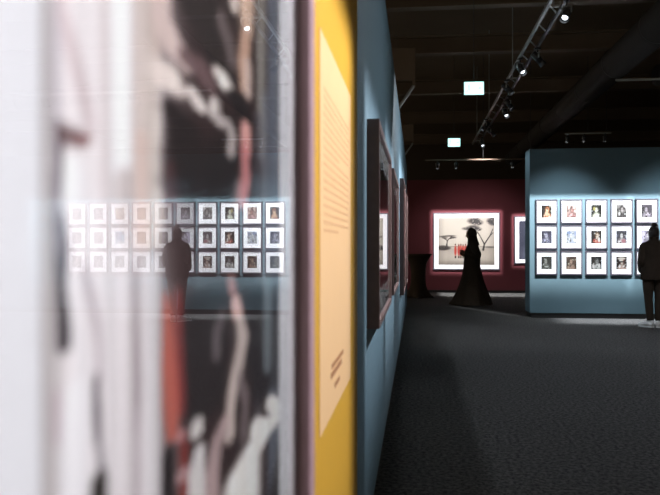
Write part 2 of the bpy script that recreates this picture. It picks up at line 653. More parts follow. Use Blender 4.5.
bracket(-.235, 9.6, TOP + .02, 1.15, 'nearer steel bracket rising above the top of the left wall')
bracket(-.235, 14.6, TOP + .02, .9, 'farther small steel bracket above the end of the left wall')


# ---------------------------------------------------------------- framed pictures
def ring(bm, w, h, z0, b, y_front, y_back, inner_back=None):
    """mitred rectangular ring in the local XZ plane: outer w x h from z0 up, border b, front at y_front, back at y_back"""
    if inner_back is None:
        inner_back = y_back
    def loop(ins, y):
        return [bm.verts.new(p) for p in ((-w / 2 + ins, y, z0 + ins), (w / 2 - ins, y, z0 + ins), (w / 2 - ins, y, z0 + h - ins), (-w / 2 + ins, y, z0 + h - ins))]
    e = min(.002, b * .15)
    L = [loop(0, y_back), loop(0, y_front + e), loop(e, y_front), loop(b - e, y_front), loop(b, y_front + e), loop(b, inner_back)]
    for a, c in zip(L, L[1:] + L[:1]):
        for k in range(4):
            bm.faces.new((a[k], a[(k + 1) % 4], c[(k + 1) % 4], c[k]))
    return bm


def photo_mesh(w, h, z0, y, nx, nz, paint, thick=.002, xs=None):
    """flat print as a fine grid whose point colours are the picture's own inks. paint(U, V) -> rgb arrays in sRGB 0..255"""
    if xs is None:
        xs = np.linspace(-w / 2, w / 2, nx)
    nx = len(xs)
    zs = np.linspace(0, h, nz)
    X, Zm = np.meshgrid(xs, zs)
    rgb = paint((X + w / 2) / w, Zm / h)
    verts = np.stack([X.ravel(), np.full(X.size, y), Zm.ravel() + z0], 1)
    back = [(-w / 2, y + thick, z0), (w / 2, y + thick, z0), (w / 2, y + thick, z0 + h), (-w / 2, y + thick, z0 + h)]
    faces = []
    for j in range(nz - 1):
        for i in range(nx - 1):
            a = j * nx + i
            faces.append((a, a + 1, a + 1 + nx, a + nx))
    n = nx * nz
    faces.append((n + 3, n + 2, n + 1, n))
    me = bpy.data.meshes.new('photo_print')
    me.from_pydata([tuple(v) for v in verts] + back, [], faces)
    c = np.clip(rgb.reshape(-1, 3) / 255.0, 0, 1)
    c = np.where(c <= .04045, c / 12.92, ((c + .055) / 1.055) ** 2.4)
    c = np.concatenate([c, np.full((4, 3), .2)], 0)
    c = np.concatenate([c, np.ones((len(c), 1))], 1).astype(np.float32)
    at = me.color_attributes.new('ink', 'FLOAT_COLOR', 'POINT')
    at.data.foreach_set('color', c.ravel())
    return me


def framed(loc, rz, w, h, depth, border, matw, paint, nx, nz, m_frame, label, cat='framed photograph', group=None, glass=True, glass_in=.010, math_=None, name='framed_photograph', photo=None, pm=None):
    """hangs on the local plane y=0, facing local -Y; base at z=0"""
    t = empty(name, loc, rz, label, cat, group)
    mth = math_ if math_ is not None else matw
    gy = -depth + glass_in
    bm = bmesh.new()
    ring(bm, w, h, 0, border, -depth, 0)
    obj('frame', bm, m_frame, t)
    iw, ih = w - 2 * border, h - 2 * border
    bm = bmesh.new()
    ring(bm, iw, ih, border, matw, gy + .004, gy + .007)
    for v in bm.verts:
        pass
    mo = obj('mat_board', bm, M_mat, t)
    pw, ph = iw - 2 * matw, ih - 2 * matw
    me = photo if photo is not None else photo_mesh(pw, ph, border + matw, gy + .0065, nx, nz, paint)
    obj_me('photo_print', me, pm or print_mat(), t)
    if glass:
        obj('glass', B(-iw / 2, iw / 2, gy, gy + .002, border, border + ih), glass_mat(), t)
    return t


def ell(U, V, cx, cy, rx, ry, soft=.25, ang=0):
    du, dv = U - cx, V - cy
    c, s = cos(ang), sin(ang)
    a, b = (du * c + dv * s) / rx, (-du * s + dv * c) / ry
    d = np.sqrt(a * a + b * b)
    return np.clip((1 + soft - d) / (2 * soft), 0, 1)


def over(img, m, col, a=1.0):
    m = (m * a)[..., None]
    return img * (1 - m) + np.array(col, float) * m


def blank(U, col):
    return np.ones(U.shape + (3,)) * np.array(col, float)


def portrait(seed, bg, body, face, hair, extra=(), style=0):
    rnd = random.Random(seed)

    def paint(U, V):
        img = blank(U, bg)
        for _ in range(6):
            img = over(img, ell(U, V, rnd.random(), rnd.random(), .12 + .15 * rnd.random(), .12 + .15 * rnd.random()), (lambda k: [c * k for c in bg])(rnd.choice((.45, .7, 1.35, 1.8))), .6)
        hx = .5 + rnd.uniform(-.08, .08)
        img = over(img, ell(U, V, hx, .05, .40, .38), body)
        img = over(img, ell(U, V, hx, .66, .21, .25), hair)
        img = over(img, ell(U, V, hx + rnd.uniform(-.04, .04), .60, .14, .20), face)
        img = over(img, ell(U, V, hx, .36, .07, .12), [c * .8 for c in face])
        img = over(img, ell(U, V, hx - .06, .64, .03, .02), [c * .3 for c in face])
        img = over(img, ell(U, V, hx + .07, .64, .03, .02), [c * .3 for c in face])
        for _ in range(4):
            img = over(img, ell(U, V, hx + rnd.uniform(-.3, .3), rnd.uniform(0, .35), .05 + .08 * rnd.random(), .03 + .08 * rnd.random(), ang=rnd.random() * 3), (lambda k: [min(255, c * k) for c in body])(rnd.choice((.4, .6, 1.5, 1.9))), .8)
        for _ in range(9):
            dk = rnd.random() < .5
            col = [c * .25 for c in bg] if dk else [min(255, c * 1.35 + 30) for c in face]
            img = over(img, ell(U, V, rnd.random(), rnd.random(), .03 + .07 * rnd.random(), .02 + .06 * rnd.random(), ang=rnd.random() * 3), col, .75)
        for (cx, cy, rx, ry, col) in extra:
            img = over(img, ell(U, V, cx, cy, rx, ry), col)
        return np.clip(img, 0, 255)
    return paint


W_, K_ = (235, 232, 230), (24, 22, 24)
grid = {}
desc = {}
# (row, column from the left): background, body, face, hair, extra, description
G = {
    (0, 0): ((36, 28, 28), (222, 150, 120), (240, 190, 150), (170, 90, 50), [(.5, .35, .16, .2, (240, 200, 170))], 'orange-haired pale figure on black'),
    (0, 1): ((200, 170, 165), (150, 110, 110), (190, 140, 135), (110, 90, 90), [(.75, .8, .12, .1, (235, 215, 210))], 'soft pinkish face'),
    (0, 2): ((22, 24, 26), (220, 220, 200), (238, 236, 220), (60, 60, 50), [(.3, .7, .12, .15, (190, 180, 110))], 'white figure with a yellow patch on black'),
    (0, 3): ((160, 155, 155), (80, 75, 78), (200, 190, 190), (60, 55, 58), [(.3, .3, .1, .15, (230, 225, 225)), (.75, .7, .1, .1, (60, 50, 55))], 'grey mottled figure'),
    (0, 4): ((84, 78, 90), (170, 160, 172), (190, 180, 190), (60, 52, 62), [], 'grey-violet bust'),
    (1, 0): ((70, 68, 88), (150, 150, 176), (196, 192, 210), (92, 92, 120), [], 'blue-grey figure'),
    (1, 1): ((226, 230, 240), (206, 212, 232), (242, 242, 246), (176, 188, 218), [(.25, .85, .2, .1, (150, 165, 205)), (.85, .8, .1, .2, (170, 180, 212))], 'very pale blue-white figure'),
    (1, 2): ((26, 24, 26), (196, 110, 100), (232, 214, 200), (120, 84, 60), [(.75, .3, .1, .2, W_), (.3, .25, .1, .1, (170, 60, 50))], 'red and white figure on black'),
    (1, 3): ((70, 70, 84), (210, 190, 196), (230, 226, 226), (48, 46, 54), [(.7, .2, .2, .14, (180, 120, 130))], 'pale pinkish figure on slate grey'),
    (1, 4): ((190, 182, 206), (150, 138, 160), (214, 206, 220), (110, 96, 120), [], 'pale violet figure'),
    (2, 0): ((58, 60, 60), (130, 134, 130), (176, 176, 170), (40, 42, 40), [(.5, .2, .2, .05, (220, 220, 216))], 'grey-green figure'),
    (2, 1): ((108, 84, 74), (180, 150, 136), (196, 166, 150), (62, 44, 40), [(.5, .9, .3, .06, (60, 40, 34))], 'brown sepia figure'),
    (2, 2): (K_, (200, 200, 200), (150, 150, 150), (90, 90, 90), [(.2, .25, .1, .18, W_), (.78, .3, .1, .16, W_)], 'black picture with two white blotches'),
    (2, 3): ((40, 26, 26), (210, 180, 170), (236, 220, 206), (120, 50, 44), [(.5, .85, .4, .1, (225, 215, 205)), (.5, .6, .35, .05, (20, 14, 14))], 'dark red picture with pale band'),
    (0, 5): ((50, 44, 44), (150, 120, 110), (196, 166, 150), (30, 24, 24), [], 'dark brown seated figure'),
    (1, 7): ((150, 190, 235), (225, 240, 252), (240, 248, 255), (120, 170, 225), [(.5, .5, .25, .25, (90, 150, 215))], 'glowing blue and white picture'),
    (0, 7): ((190, 160, 140), (150, 110, 90), (210, 180, 160), (90, 66, 56), [], 'tan sepia figure'),
}
extra_desc = ['dim grey portrait', 'brownish grey portrait', 'mid-grey portrait', 'warm grey portrait', 'cool grey portrait', 'charcoal portrait']
rows = ['top row', 'middle row', 'bottom row']
ords = ['first', 'second', 'third', 'fourth', 'fifth', 'sixth', 'seventh', 'eighth', 'ninth', 'tenth', 'eleventh', 'twelfth']
PITCH, PROW = .434, .463
FW, FH, FB, FD = .380, .436, .022, .045
MX, MZ = .077, .082
for r in range(3):
    for c in range(10):
        if (r, c) in G:
            bg, body, face, hair, ex, ds = G[(r, c)]
        else:
            k = random.randint(0, 5)
            v = random.choice((60, 85, 110, 140))
            t3 = random.choice(((1, 1, 1), (1, .93, .88), (.95, .96, 1.02)))
            bg = tuple(v * q for q in t3)
            body = tuple((v * .6 + 70) * q for q in t3)
            face = tuple(min(235, v + 80) * q for q in t3)
            hair = tuple(v * .45 * q for q in t3)
            ex, ds = [], extra_desc[k]
        iw, ih = FW - 2 * FB, FH - 2 * FB
        gy = -FD + .010
        me = photo_mesh(iw - 2 * MX, ih - 2 * MZ, FB + MZ, gy + .0065, 22, 28, portrait(r * 20 + c, bg, body, face, hair, ex))
        x = 2.155 - FB + FW / 2 + c * PITCH
        z = 2.118 + FB - FH - r * PROW
        if r == 0 and c == 0:
            t = empty('framed_portrait', (x, PART_Y, z))
            bm = bmesh.new(); ring(bm, FW, FH, 0, FB, -FD, 0); obj('frame', bm, M_frame_gr, t)
            bm = bmesh.new()
            L0 = []
            ring(bm, iw, ih, FB, MX, gy + .004, gy + .007)
            # the window of the mat is a little taller than the side borders
            mo = obj('mat_board', bm, M_mat, t)
            for v in mo.data.vertices:
                if abs(abs(v.co.x) - (iw / 2 - MX)) < .004:
                    v.co.z = (FB + MZ) if v.co.z < FH / 2 else (FH - FB - MZ)
            obj_me('photo_print', me, print_mat('small_print', .7, .42), t)
            obj('glass', B(-iw / 2, iw / 2, gy, gy + .002, FB, FB + ih), glass_mat(), t)
            proto = t
        else:
            t = proto.copy()
            COL.objects.link(t)
            t.location = (x, PART_Y, z)
            for ch in list(proto.children):
                q = ch.copy()
                COL.objects.link(q)
                q.parent = t
                if ch.name.startswith('photo_print'):
                    q.data = me
                    me.materials.clear()
                    me.materials.append(print_mat('small_print'))
        tag(t, 'framed %s, %s from left, %s, teal partition' % (ds, ords[c], rows[r]), 'framed photograph', 'grid of small framed portraits on the teal partition')


def savannah(U, V):
    img = blank(U, (226, 216, 204))
    img = over(img, np.clip((V - .55) / .6, 0, 1), (196, 186, 176), .55)
    hz = np.clip((.37 - V) / .03, 0, 1)
    img = over(img, hz, (196, 184, 172))
    img = over(img, ell(U, V, .5, .18, .45, .12, .5), (222, 212, 200), .8)
    # vignette of the print
    e = np.clip((np.abs(U - .5) - .38) / .14, 0, 1)
    img = over(img, e, (150, 140, 132), .55)
    img = over(img, np.clip((.10 - V) / .12, 0, 1), (110, 100, 94), .6)
    dark = (52, 44, 44)
    img = over(img, ell(U, V, .08, .36, .13, .05), dark)
    img = over(img, ell(U, V, .5, .385, .5, .012, .5), (130, 120, 112), .7)
    img = over(img, ell(U, V, .93, .375, .1, .02, .4), (100, 92, 88), .8)

    def line(x0, y0, x1, y1, w, w1=None):
        nonlocal img
        w1 = w if w1 is None else w1
        n = 14
        for k in range(n + 1):
            t = k / n
            img = over(img, ell(U, V, x0 + (x1 - x0) * t, y0 + (y1 - y0) * t, (w + (w1 - w) * t), (w + (w1 - w) * t) * 1.4, .35), dark)
    line(.15, .40, .16, .52, .012, .008); line(.16, .52, .08, .58, .007); line(.16, .52, .24, .60, .007); line(.2, .56, .27, .57, .006)
    for (a, b_, c, d) in ((.08, .60, .07, .018), (.2, .615, .1, .016), (.27, .58, .05, .014), (.12, .57, .05, .012)):
        img = over(img, ell(U, V, a, b_, c, d, .5), (74, 66, 64), .85)
    line(.80, .32, .82, .44, .016, .011); line(.82, .44, .74, .62, .011, .007); line(.74, .62, .66, .76, .008, .005)
    line(.82, .44, .92, .62, .011, .008); line(.92, .62, .97, .76, .008, .006); line(.88, .56, .97, .68, .006)
    line(.72, .66, .62, .72, .006)
    for (a, b_, c, d) in ((.53, .77, .09, .03), (.62, .80, .09, .04), (.70, .76, .06, .03), (.60, .93, .07, .05), (.70, .90, .08, .05), (.68, .97, .05, .03), (.93, .93, .06, .05), (.97, .88, .06, .04), (.98, .97, .05, .03)):
        img = over(img, ell(U, V, a, b_, c, d, .5), (58, 52, 54), .85)
        img = over(img, ell(U, V, a + .03, b_ - .02, c * .4, d * .5, .5), (58, 52, 54), .7)
        rr = random.Random(int(a * 1000))
        for _ in range(7):
            img = over(img, ell(U, V, a + c * rr.uniform(-1, 1), b_ + d * rr.uniform(-1, 1), .012, .010, .5), (206, 196, 186) if rr.random() < .55 else (48, 42, 44), .8)
    # figures in red robes
    for i, (x, h) in enumerate(((.305, .37), (.365, .33), (.402, .35), (.442, .33), (.485, .36))):
        col = ((214, 74, 62), (196, 60, 54), (222, 92, 78))[i % 3]
        img = over(img, ell(U, V, x, .30 + .01 * (i % 2), .021, .105 + .012 * (i % 3), .3), col)
        img = over(img, ell(U, V, x, .30 + h * .36, .011, .018, .3), (92, 52, 46))
        img = over(img, ell(U, V, x, .165, .014, .025, .3), (60, 44, 40))
    return img


# left wall is x = WALL_X: facing +X
RW, RH = 1.83, 1.60
framed((.45 + RW / 2, RED_Y, .63), 0, RW, RH, .05, .03, .115, savannah, 120, 100, M_frame_gr,
       'large framed savannah photograph of red-robed people and bare trees on the maroon wall', pm=print_mat('large_print', .7, .44))


def night_portrait(U, V):
    img = blank(U, (62, 64, 84))
    img = over(img, ell(U, V, .5, .1, .5, .3), (96, 98, 118))
    img = over(img, ell(U, V, .55, .45, .22, .5), (42, 42, 56))
    img = over(img, ell(U, V, .55, .72, .1, .12), (150, 130, 124))
    img = over(img, ell(U, V, .22, .6, .025, .04), (200, 196, 204))
    img = over(img, ell(U, V, .22, .42, .02, .10), (110, 100, 116))
    return img


framed((2.67 + .6, RED_Y, .80), 0, 1.2, 1.32, .05, .03, .10, night_portrait, 60, 60, M_frame_gr,
       'framed dark slate-blue photograph on the maroon wall, half hidden by the teal partition', pm=print_mat('large_print'))


def generic(seed, base):
    rnd = random.Random(seed)

    def paint(U, V):
        img = blank(U, base)
        for _ in range(14):
            img = over(img, ell(U, V, rnd.random(), rnd.random(), .1 + .2 * rnd.random(), .1 + .25 * rnd.random(), .4, rnd.random() * 3), (lambda k: [c * k for c in base])(rnd.uniform(.4, 1.6)), .7)
        return np.clip(img, 0, 255)
    return paint


LW = 'on the blue left wall'
for (y0, y1, z0, z1, sd, base, lb) in ((3.36, 4.98, .925, 1.875, 1, (110, 90, 88), 'first dark-framed photograph beyond the yellow panel, mirroring the maroon wall in its glass'),
                                       (5.50, 7.02, .935, 1.875, 2, (92, 84, 88), 'second dark-framed photograph along the blue left wall, seen almost edge on'),
                                       (9.70, 11.4, .66, 2.18, 3, (100, 90, 84), 'third and taller dark-framed photograph along the blue left wall'),
                                       (12.3, 14.0, .66, 2.18, 4, (88, 88, 96), 'farthest dark-framed photograph on the blue left wall, near its end')):
    framed((WALL_X, (y0 + y1) / 2, z0), pi / 2, y1 - y0, z1 - z0, .057, .03, .13, generic(sd, base), 40, 30, M_frame_br, lb, group='framed photographs along the blue left wall', pm=print_mat('dim_print', .7, .35))

PICTURE_STROKES = [
    ((234,226,229),1,[(0.4256,1.723,0.097,0.0057),(0.4256,0.772,0.097,0.0057)]),
    ((52,36,37),1,[(0.7713,1.836,0.2807,0.0093),(0.7713,0.657,0.2807,0.0093)]),
    ((196,188,198),0.8,[(0.3393,1.687,0.004,0.0048),(0.3393,1.303,0.004,0.0048)]),
    ((206,188,192),0.85,[(0.3413,1.683,0.005,0.0072),(0.3454,1.413,0.0051,0.0088),(0.3582,1.396,0.0066,0.0101),(0.3719,1.374,0.0071,0.0094),(0.3767,1.364,0.0061,0.0064)]),
    ((246,243,248),1,[(0.4193,1.718,0.0141,0.0082),(0.4193,1.347,0.0141,0.0082)]),
    ((230,214,216),0.7,[(0.395,1.708,0.0046,0.0055),(0.395,1.303,0.0046,0.0055)]),
    ((206,188,182),0.7,[(0.4433,1.727,0.0066,0.0062),(0.4433,1.304,0.0066,0.0062)]),
    ((222,206,200),0.9,[(0.4653,1.735,0.0154,0.0065),(0.4653,1.304,0.0154,0.0065)]),
    ((206,184,176),0.6,[(0.4701,1.73,0.0185,0.0131),(0.4774,1.437,0.0152,0.0119)]),
    ((66,54,62),0.95,[(0.3423,1.357,0.004,0.0039),(0.3433,1.342,0.0031,0.0068),(0.3423,1.33,0.003,0.0068)]),
    ((98,72,74),0.95,[(0.3464,1.355,0.0062,0.0044),(0.356,1.355,0.0076,0.0045),(0.3672,1.355,0.0069,0.0041)]),
    ((138,84,84),0.75,[(0.3649,1.355,0.0057,0.0031),(0.373,1.356,0.0048,0.0026)]),
    ((240,236,240),0.9,[(0.3585,1.339,0.0121,0.0071),(0.3585,1.328,0.0121,0.0071)]),
    ((122,114,124),0.85,[(0.3407,1.332,0.0035,0.0048),(0.3407,1.291,0.0035,0.0048)]),
    ((206,194,194),0.85,[(0.4229,1.338,0.0121,0.0095),(0.4229,1.312,0.0121,0.0118)]),
    ((176,162,162),0.6,[(0.4288,1.34,0.0039,0.0072),(0.4288,1.307,0.0039,0.012)]),
    ((212,186,178),0.7,[(0.4519,1.367,0.012,0.0063),(0.4519,1.304,0.012,0.0063)]),
    ((230,218,212),0.8,[(0.4761,1.383,0.0085,0.0066),(0.4761,1.304,0.0085,0.0066)]),
    ((112,102,110),0.9,[(0.3433,1.31,0.0061,0.0068),(0.3465,1.298,0.0072,0.0068),(0.3454,1.286,0.0062,0.0068)]),
    ((48,40,46),1,[(0.3412,1.291,0.003,0.0058),(0.3443,1.279,0.0051,0.0068),(0.3475,1.261,0.0073,0.0069),(0.3475,1.252,0.0073,0.0049)]),
    ((232,226,230),0.95,[(0.356,1.282,0.0055,0.007),(0.3627,1.257,0.0068,0.0092),(0.3674,1.235,0.0104,0.0083)]),
    ((176,162,170),0.8,[(0.3706,1.287,0.0035,0.0063),(0.3791,1.271,0.0037,0.0075),(0.3866,1.252,0.0045,0.0087),(0.3891,1.23,0.0045,0.0087)]),
    ((238,230,234),0.8,[(0.4087,1.275,0.017,0.0114),(0.4087,0.771,0.017,0.0114)]),
    ((156,142,148),0.85,[(0.4399,1.285,0.0041,0.0074),(0.4416,1.248,0.0049,0.0123),(0.4449,1.214,0.0067,0.0099),(0.4432,1.192,0.005,0.0087)]),
    ((186,172,180),0.7,[(0.4432,1.192,0.005,0.0087),(0.4466,0.767,0.0067,0.0125)]),
    ((232,226,230),0.9,[(0.468,1.284,0.0147,0.013),(0.47,0.745,0.0166,0.0131)]),
    ((196,172,182),0.7,[(0.3403,1.226,0.004,0.0058),(0.3413,1.209,0.004,0.0058)]),
    ((238,234,239),0.9,[(0.3608,1.222,0.0145,0.0102),(0.3587,1.197,0.0155,0.0101),(0.3543,0.793,0.0151,0.01)]),
    ((76,66,74),0.95,[(0.384,1.227,0.0038,0.0043),(0.3853,1.211,0.0051,0.0076),(0.3866,1.196,0.0045,0.0054)]),
    ((120,112,120),0.8,[(0.3878,1.192,0.0038,0.0044),(0.3905,1.177,0.0052,0.0066)]),
    ((40,34,32),1,[(0.3881,1.171,0.0103,0.0065),(0.3859,0.796,0.0165,0.0152)]),
    ((214,192,188),1,[(0.4815,1.735,0.0194,0.0134),(0.4874,1.456,0.0198,0.0108),(0.5106,1.444,0.026,0.0113),(0.5376,1.438,0.0239,0.0089)]),
    ((44,34,34),1,[(0.5549,1.759,0.0703,0.0197),(0.573,1.488,0.0721,0.014),(0.6096,1.481,0.0753,0.0133),(0.6317,1.467,0.0649,0.0121),(0.6486,1.458,0.048,0.0089)]),
    ((52,40,40),1,[(0.6675,1.525,0.0291,0.0128),(0.7143,1.519,0.0332,0.0117),(0.7391,1.514,0.0222,0.0081)]),
    ((118,104,104),0.8,[(0.6455,1.499,0.0171,0.0107),(0.6706,1.488,0.022,0.0111),(0.6816,1.474,0.019,0.0094)]),
    ((112,86,88),0.9,[(0.5474,1.441,0.0248,0.0068),(0.5858,1.442,0.0395,0.0089),(0.602,1.434,0.0298,0.0066)]),
    ((236,220,215),1,[(0.4818,1.416,0.0233,0.0094),(0.5068,1.418,0.0299,0.0098),(0.5234,1.414,0.0205,0.0058)]),
    ((226,214,212),0.9,[(0.4856,1.402,0.003,0.0068),(0.4856,1.304,0.003,0.0068)]),
    ((36,26,27),1,[(0.5102,1.395,0.0216,0.0085),(0.54,1.386,0.0433,0.0119),(0.5589,1.362,0.0663,0.0198),(0.5868,1.344,0.0942,0.0127),(0.7009,1.392,0.0558,0.0287),(0.6522,1.35,0.069,0.0142)]),
    ((84,50,52),0.6,[(0.5054,1.35,0.0128,0.0112),(0.5097,1.333,0.013,0.0085)]),
    ((236,222,218),1,[(0.5568,1.418,0.0154,0.0054),(0.5701,1.414,0.0188,0.0063),(0.5836,1.412,0.014,0.0048)]),
    ((232,220,216),1,[(0.6224,1.422,0.0159,0.006),(0.6194,1.414,0.0173,0.0068),(0.6354,1.41,0.0166,0.0052)]),
    ((186,174,172),0.95,[(0.6356,1.411,0.0199,0.0044),(0.6704,1.411,0.0184,0.0055),(0.6852,1.402,0.0153,0.0075),(0.6776,1.388,0.015,0.0065)]),
    ((250,236,230),1,[(0.6321,1.451,0.0164,0.0052),(0.6529,1.448,0.0244,0.0081),(0.6741,1.444,0.0186,0.0056)]),
    ((240,222,214),1,[(0.6891,1.533,0.0155,0.0076),(0.6889,1.525,0.0116,0.0047)]),
    ((222,190,170),1,[(0.7446,1.831,0.036,0.0163),(0.7401,1.544,0.0356,0.0142),(0.7439,1.525,0.027,0.0122)]),
    ((200,162,142),1,[(0.7391,1.509,0.0222,0.0101),(0.726,1.48,0.0214,0.0119),(0.7256,1.46,0.0129,0.008)]),
    ((224,198,188),0.9,[(0.7479,1.484,0.0182,0.0082),(0.7479,1.46,0.0182,0.0102)]),
    ((34,26,28),1,[(0.6856,1.441,0.023,0.0056),(0.7147,1.439,0.0374,0.0088),(0.7309,1.43,0.0304,0.008)]),
    ((226,168,162),1,[(0.7391,1.419,0.0222,0.0081),(0.7391,1.399,0.0222,0.0101)]),
    ((206,134,134),0.95,[(0.7345,1.395,0.0175,0.0101),(0.739,1.369,0.02,0.0122),(0.7217,1.347,0.0212,0.0099)]),
    ((170,150,150),0.5,[(0.7048,1.356,0.0121,0.0097),(0.6969,1.339,0.0158,0.0096)]),
    ((148,142,136),0.9,[(0.8148,1.891,0.0242,0.0111),(0.8148,1.407,0.0242,0.0111)]),
    ((82,76,84),0.8,[(0.796,1.437,0.0154,0.0109),(0.796,0.608,0.0154,0.0109)]),
    ((126,126,134),0.85,[(0.8336,1.466,0.0169,0.0114),(0.8336,1.261,0.0169,0.0114)]),
    ((108,114,128),0.9,[(0.8852,1.919,0.0347,0.0121),(0.8852,0.571,0.0347,0.0121)]),
    ((64,62,74),0.8,[(0.9337,1.94,0.007,0.0127),(0.9337,0.55,0.007,0.0127)]),
    ((112,112,122),0.5,[(0.6099,1.32,0.107,0.0065),(0.7444,1.324,0.0889,0.0081)]),
    ((64,48,49),0.9,[(0.5927,1.305,0.096,0.0112),(0.6079,1.279,0.1007,0.0114)]),
    ((40,31,33),1,[(0.5997,1.248,0.0702,0.0163),(0.5997,1.207,0.0702,0.0245),(0.6002,1.174,0.0588,0.0164)]),
    ((40,32,36),1,[(0.7887,1.242,0.0502,0.0151),(0.7887,1.194,0.0502,0.0215),(0.8203,1.145,0.0542,0.0179)]),
    ((196,100,86),0.9,[(0.4968,1.261,0.0062,0.0069),(0.5011,1.245,0.0105,0.0125),(0.5034,1.22,0.0148,0.014),(0.5078,1.192,0.0172,0.0141),(0.5097,1.17,0.013,0.0085)]),
    ((140,56,56),0.8,[(0.5227,1.261,0.0068,0.0087),(0.5274,1.224,0.0092,0.0132),(0.532,1.187,0.0094,0.0147)]),
    ((186,134,130),0.9,[(0.6775,1.268,0.0131,0.0056),(0.6852,1.259,0.0153,0.0056)]),
    ((236,196,190),1,[(0.697,1.247,0.0178,0.0067),(0.7051,1.235,0.0203,0.0068)]),
    ((214,196,190),0.95,[(0.7131,1.226,0.0166,0.0078),(0.7261,1.208,0.0236,0.0119),(0.7093,1.187,0.0225,0.0136),(0.6853,1.166,0.0173,0.0132),(0.674,1.146,0.0167,0.013),(0.6741,1.126,0.0186,0.0093)]),
    ((120,108,112),0.8,[(0.6453,1.238,0.0102,0.0071),(0.6287,1.223,0.013,0.0104),(0.6287,1.208,0.013,0.0087)]),
    ((150,134,136),0.7,[(0.713,1.169,0.0124,0.0098),(0.7387,1.144,0.0133,0.0142),(0.7301,1.116,0.0173,0.014)]),
    ((196,170,170),0.9,[(0.6525,1.139,0.0174,0.009),(0.6291,1.128,0.0195,0.0121),(0.6136,1.107,0.0247,0.0135),(0.602,0.715,0.0298,0.0199)]),
    ((122,130,136),0.9,[(0.8511,1.256,0.0234,0.0139),(0.8515,1.208,0.0292,0.0163),(0.8511,1.165,0.0234,0.0139)]),
    ((60,58,64),0.9,[(0.9076,1.233,0.0331,0.0247),(0.901,1.148,0.0327,0.0246)]),
    ((250,242,238),1,[(0.863,1.116,0.024,0.0082),(0.901,1.101,0.0327,0.0098),(0.895,1.088,0.0387,0.0098)]),
    ((252,244,240),1,[(0.7867,1.107,0.0301,0.0086),(0.8237,1.088,0.0762,0.0112),(0.7745,1.084,0.0819,0.0147),(0.73,1.076,0.0814,0.0158),(0.6952,0.684,0.1005,0.0243)]),
    ((56,50,54),1,[(0.9493,1.042,0.0362,0.0155),(0.9292,1.017,0.0485,0.0177),(0.9036,0.994,0.059,0.0197),(0.8807,0.599,0.0745,0.0287)]),
    ((232,224,222),1,[(0.57,1.16,0.0161,0.0047),(0.57,1.153,0.0161,0.0047)]),
    ((226,220,220),1,[(0.5754,1.136,0.0164,0.0064),(0.5678,1.121,0.0239,0.011),(0.5703,1.1,0.0215,0.011),(0.573,0.718,0.0217,0.0158)]),
    ((34,26,28),1,[(0.5011,1.153,0.0126,0.0083),(0.4992,0.753,0.0145,0.0208)]),
    ((132,50,46),0.95,[(0.5368,1.151,0.0096,0.0074),(0.5368,1.134,0.0096,0.0074),(0.5369,0.739,0.012,0.0178)]),
    ((186,132,134),1,[(0.5298,1.161,0.0128,0.0044)]),
    ((186,148,150),1,[(0.5346,1.131,0.0142,0.0052)]),
]

# ---------------------------------------------------------------- the large photograph beside the camera
def brush(img, S, T, col, alpha, pts):
    if len(pts) == 1:
        pts = pts * 2
    best = None
    for p, q in zip(pts, pts[1:]):
        ms, mt = (p[2] + q[2]) / 2, (p[3] + q[3]) / 2
        ds, dt = (q[0] - p[0]) / ms, (q[1] - p[1]) / mt
        l2 = ds * ds + dt * dt
        u = np.zeros_like(S) if l2 < 1e-9 else np.clip((((S - p[0]) / ms) * ds + ((T - p[1]) / mt) * dt) / l2, 0, 1)
        rs, rt = p[2] + (q[2] - p[2]) * u, p[3] + (q[3] - p[3]) * u
        a, b = (S - (p[0] + (q[0] - p[0]) * u)) / rs, (T - (p[1] + (q[1] - p[1]) * u)) / rt
        d = np.sqrt(a * a + b * b)
        best = d if best is None else np.minimum(best, d)
    x = np.clip((1.35 - best) / .7, 0, 1)
    x = x * x * (3 - 2 * x)
    return over(img, x, col, alpha)


NS0, NS1 = .326, .922           # the print's extent along the wall
NZ0, NZ1 = .72, 1.88            # and its height
NB = .045                       # frame width
NM = .100                       # mat width
FX = -.152                      # frame front
GX = -.167                      # glass front
y_in0, y_in1 = NS0 - NM, 1.057


def near_paint(U, V):
    S, T = NS0 + U * (NS1 - NS0), NZ0 + V * (NZ1 - NZ0)
    img = blank(U, (150, 140, 140))
    for col, a, pts in PICTURE_STROKES:
        img = brush(img, S, T, col, a, pts)
    # brushy streaks of the print
    f = 1 + .035 * np.sin(S * 190 + 3 * np.sin(T * 4)) + .03 * np.sin(S * 83 + T * 7)
    return np.clip(img * f[..., None] * PRINT_GAIN, 0, 255)


PRINT_GAIN = 1.04
t = empty('framed_photograph', (WALL_X, (NS0 + NS1) / 2, NZ0 - NM - NB), 0,
          'very large framed photograph of pale draped shapes and a red cloth right beside the camera', 'framed photograph')
oy, oz = t.location.y, t.location.z
yo0, yo1 = y_in0 - NB, y_in1 + NB
zi0, zi1 = NZ0 - NM, NZ1 + NM


def yring(bm, y0, y1, z0, z1, by0, by1, bz, xf, xb):
    """rectangular ring lying on the left wall, facing +X"""
    def loop(f, x):
        return [bm.verts.new((x - WALL_X, p[0] - oy, p[1] - oz)) for p in ((y0 + by0 * f, z0 + bz * f), (y1 - by1 * f, z0 + bz * f), (y1 - by1 * f, z1 - bz * f), (y0 + by0 * f, z1 - bz * f))]
    L = [loop(0, xb), loop(0, xf - .002), loop(.04, xf), loop(.96, xf), loop(1, xf - .002), loop(1, xb)]
    for a, c in zip(L, L[1:] + L[:1]):
        for k in range(4):
            bm.faces.new((a[k], a[(k + 1) % 4], c[(k + 1) % 4], c[k]))
    return bm


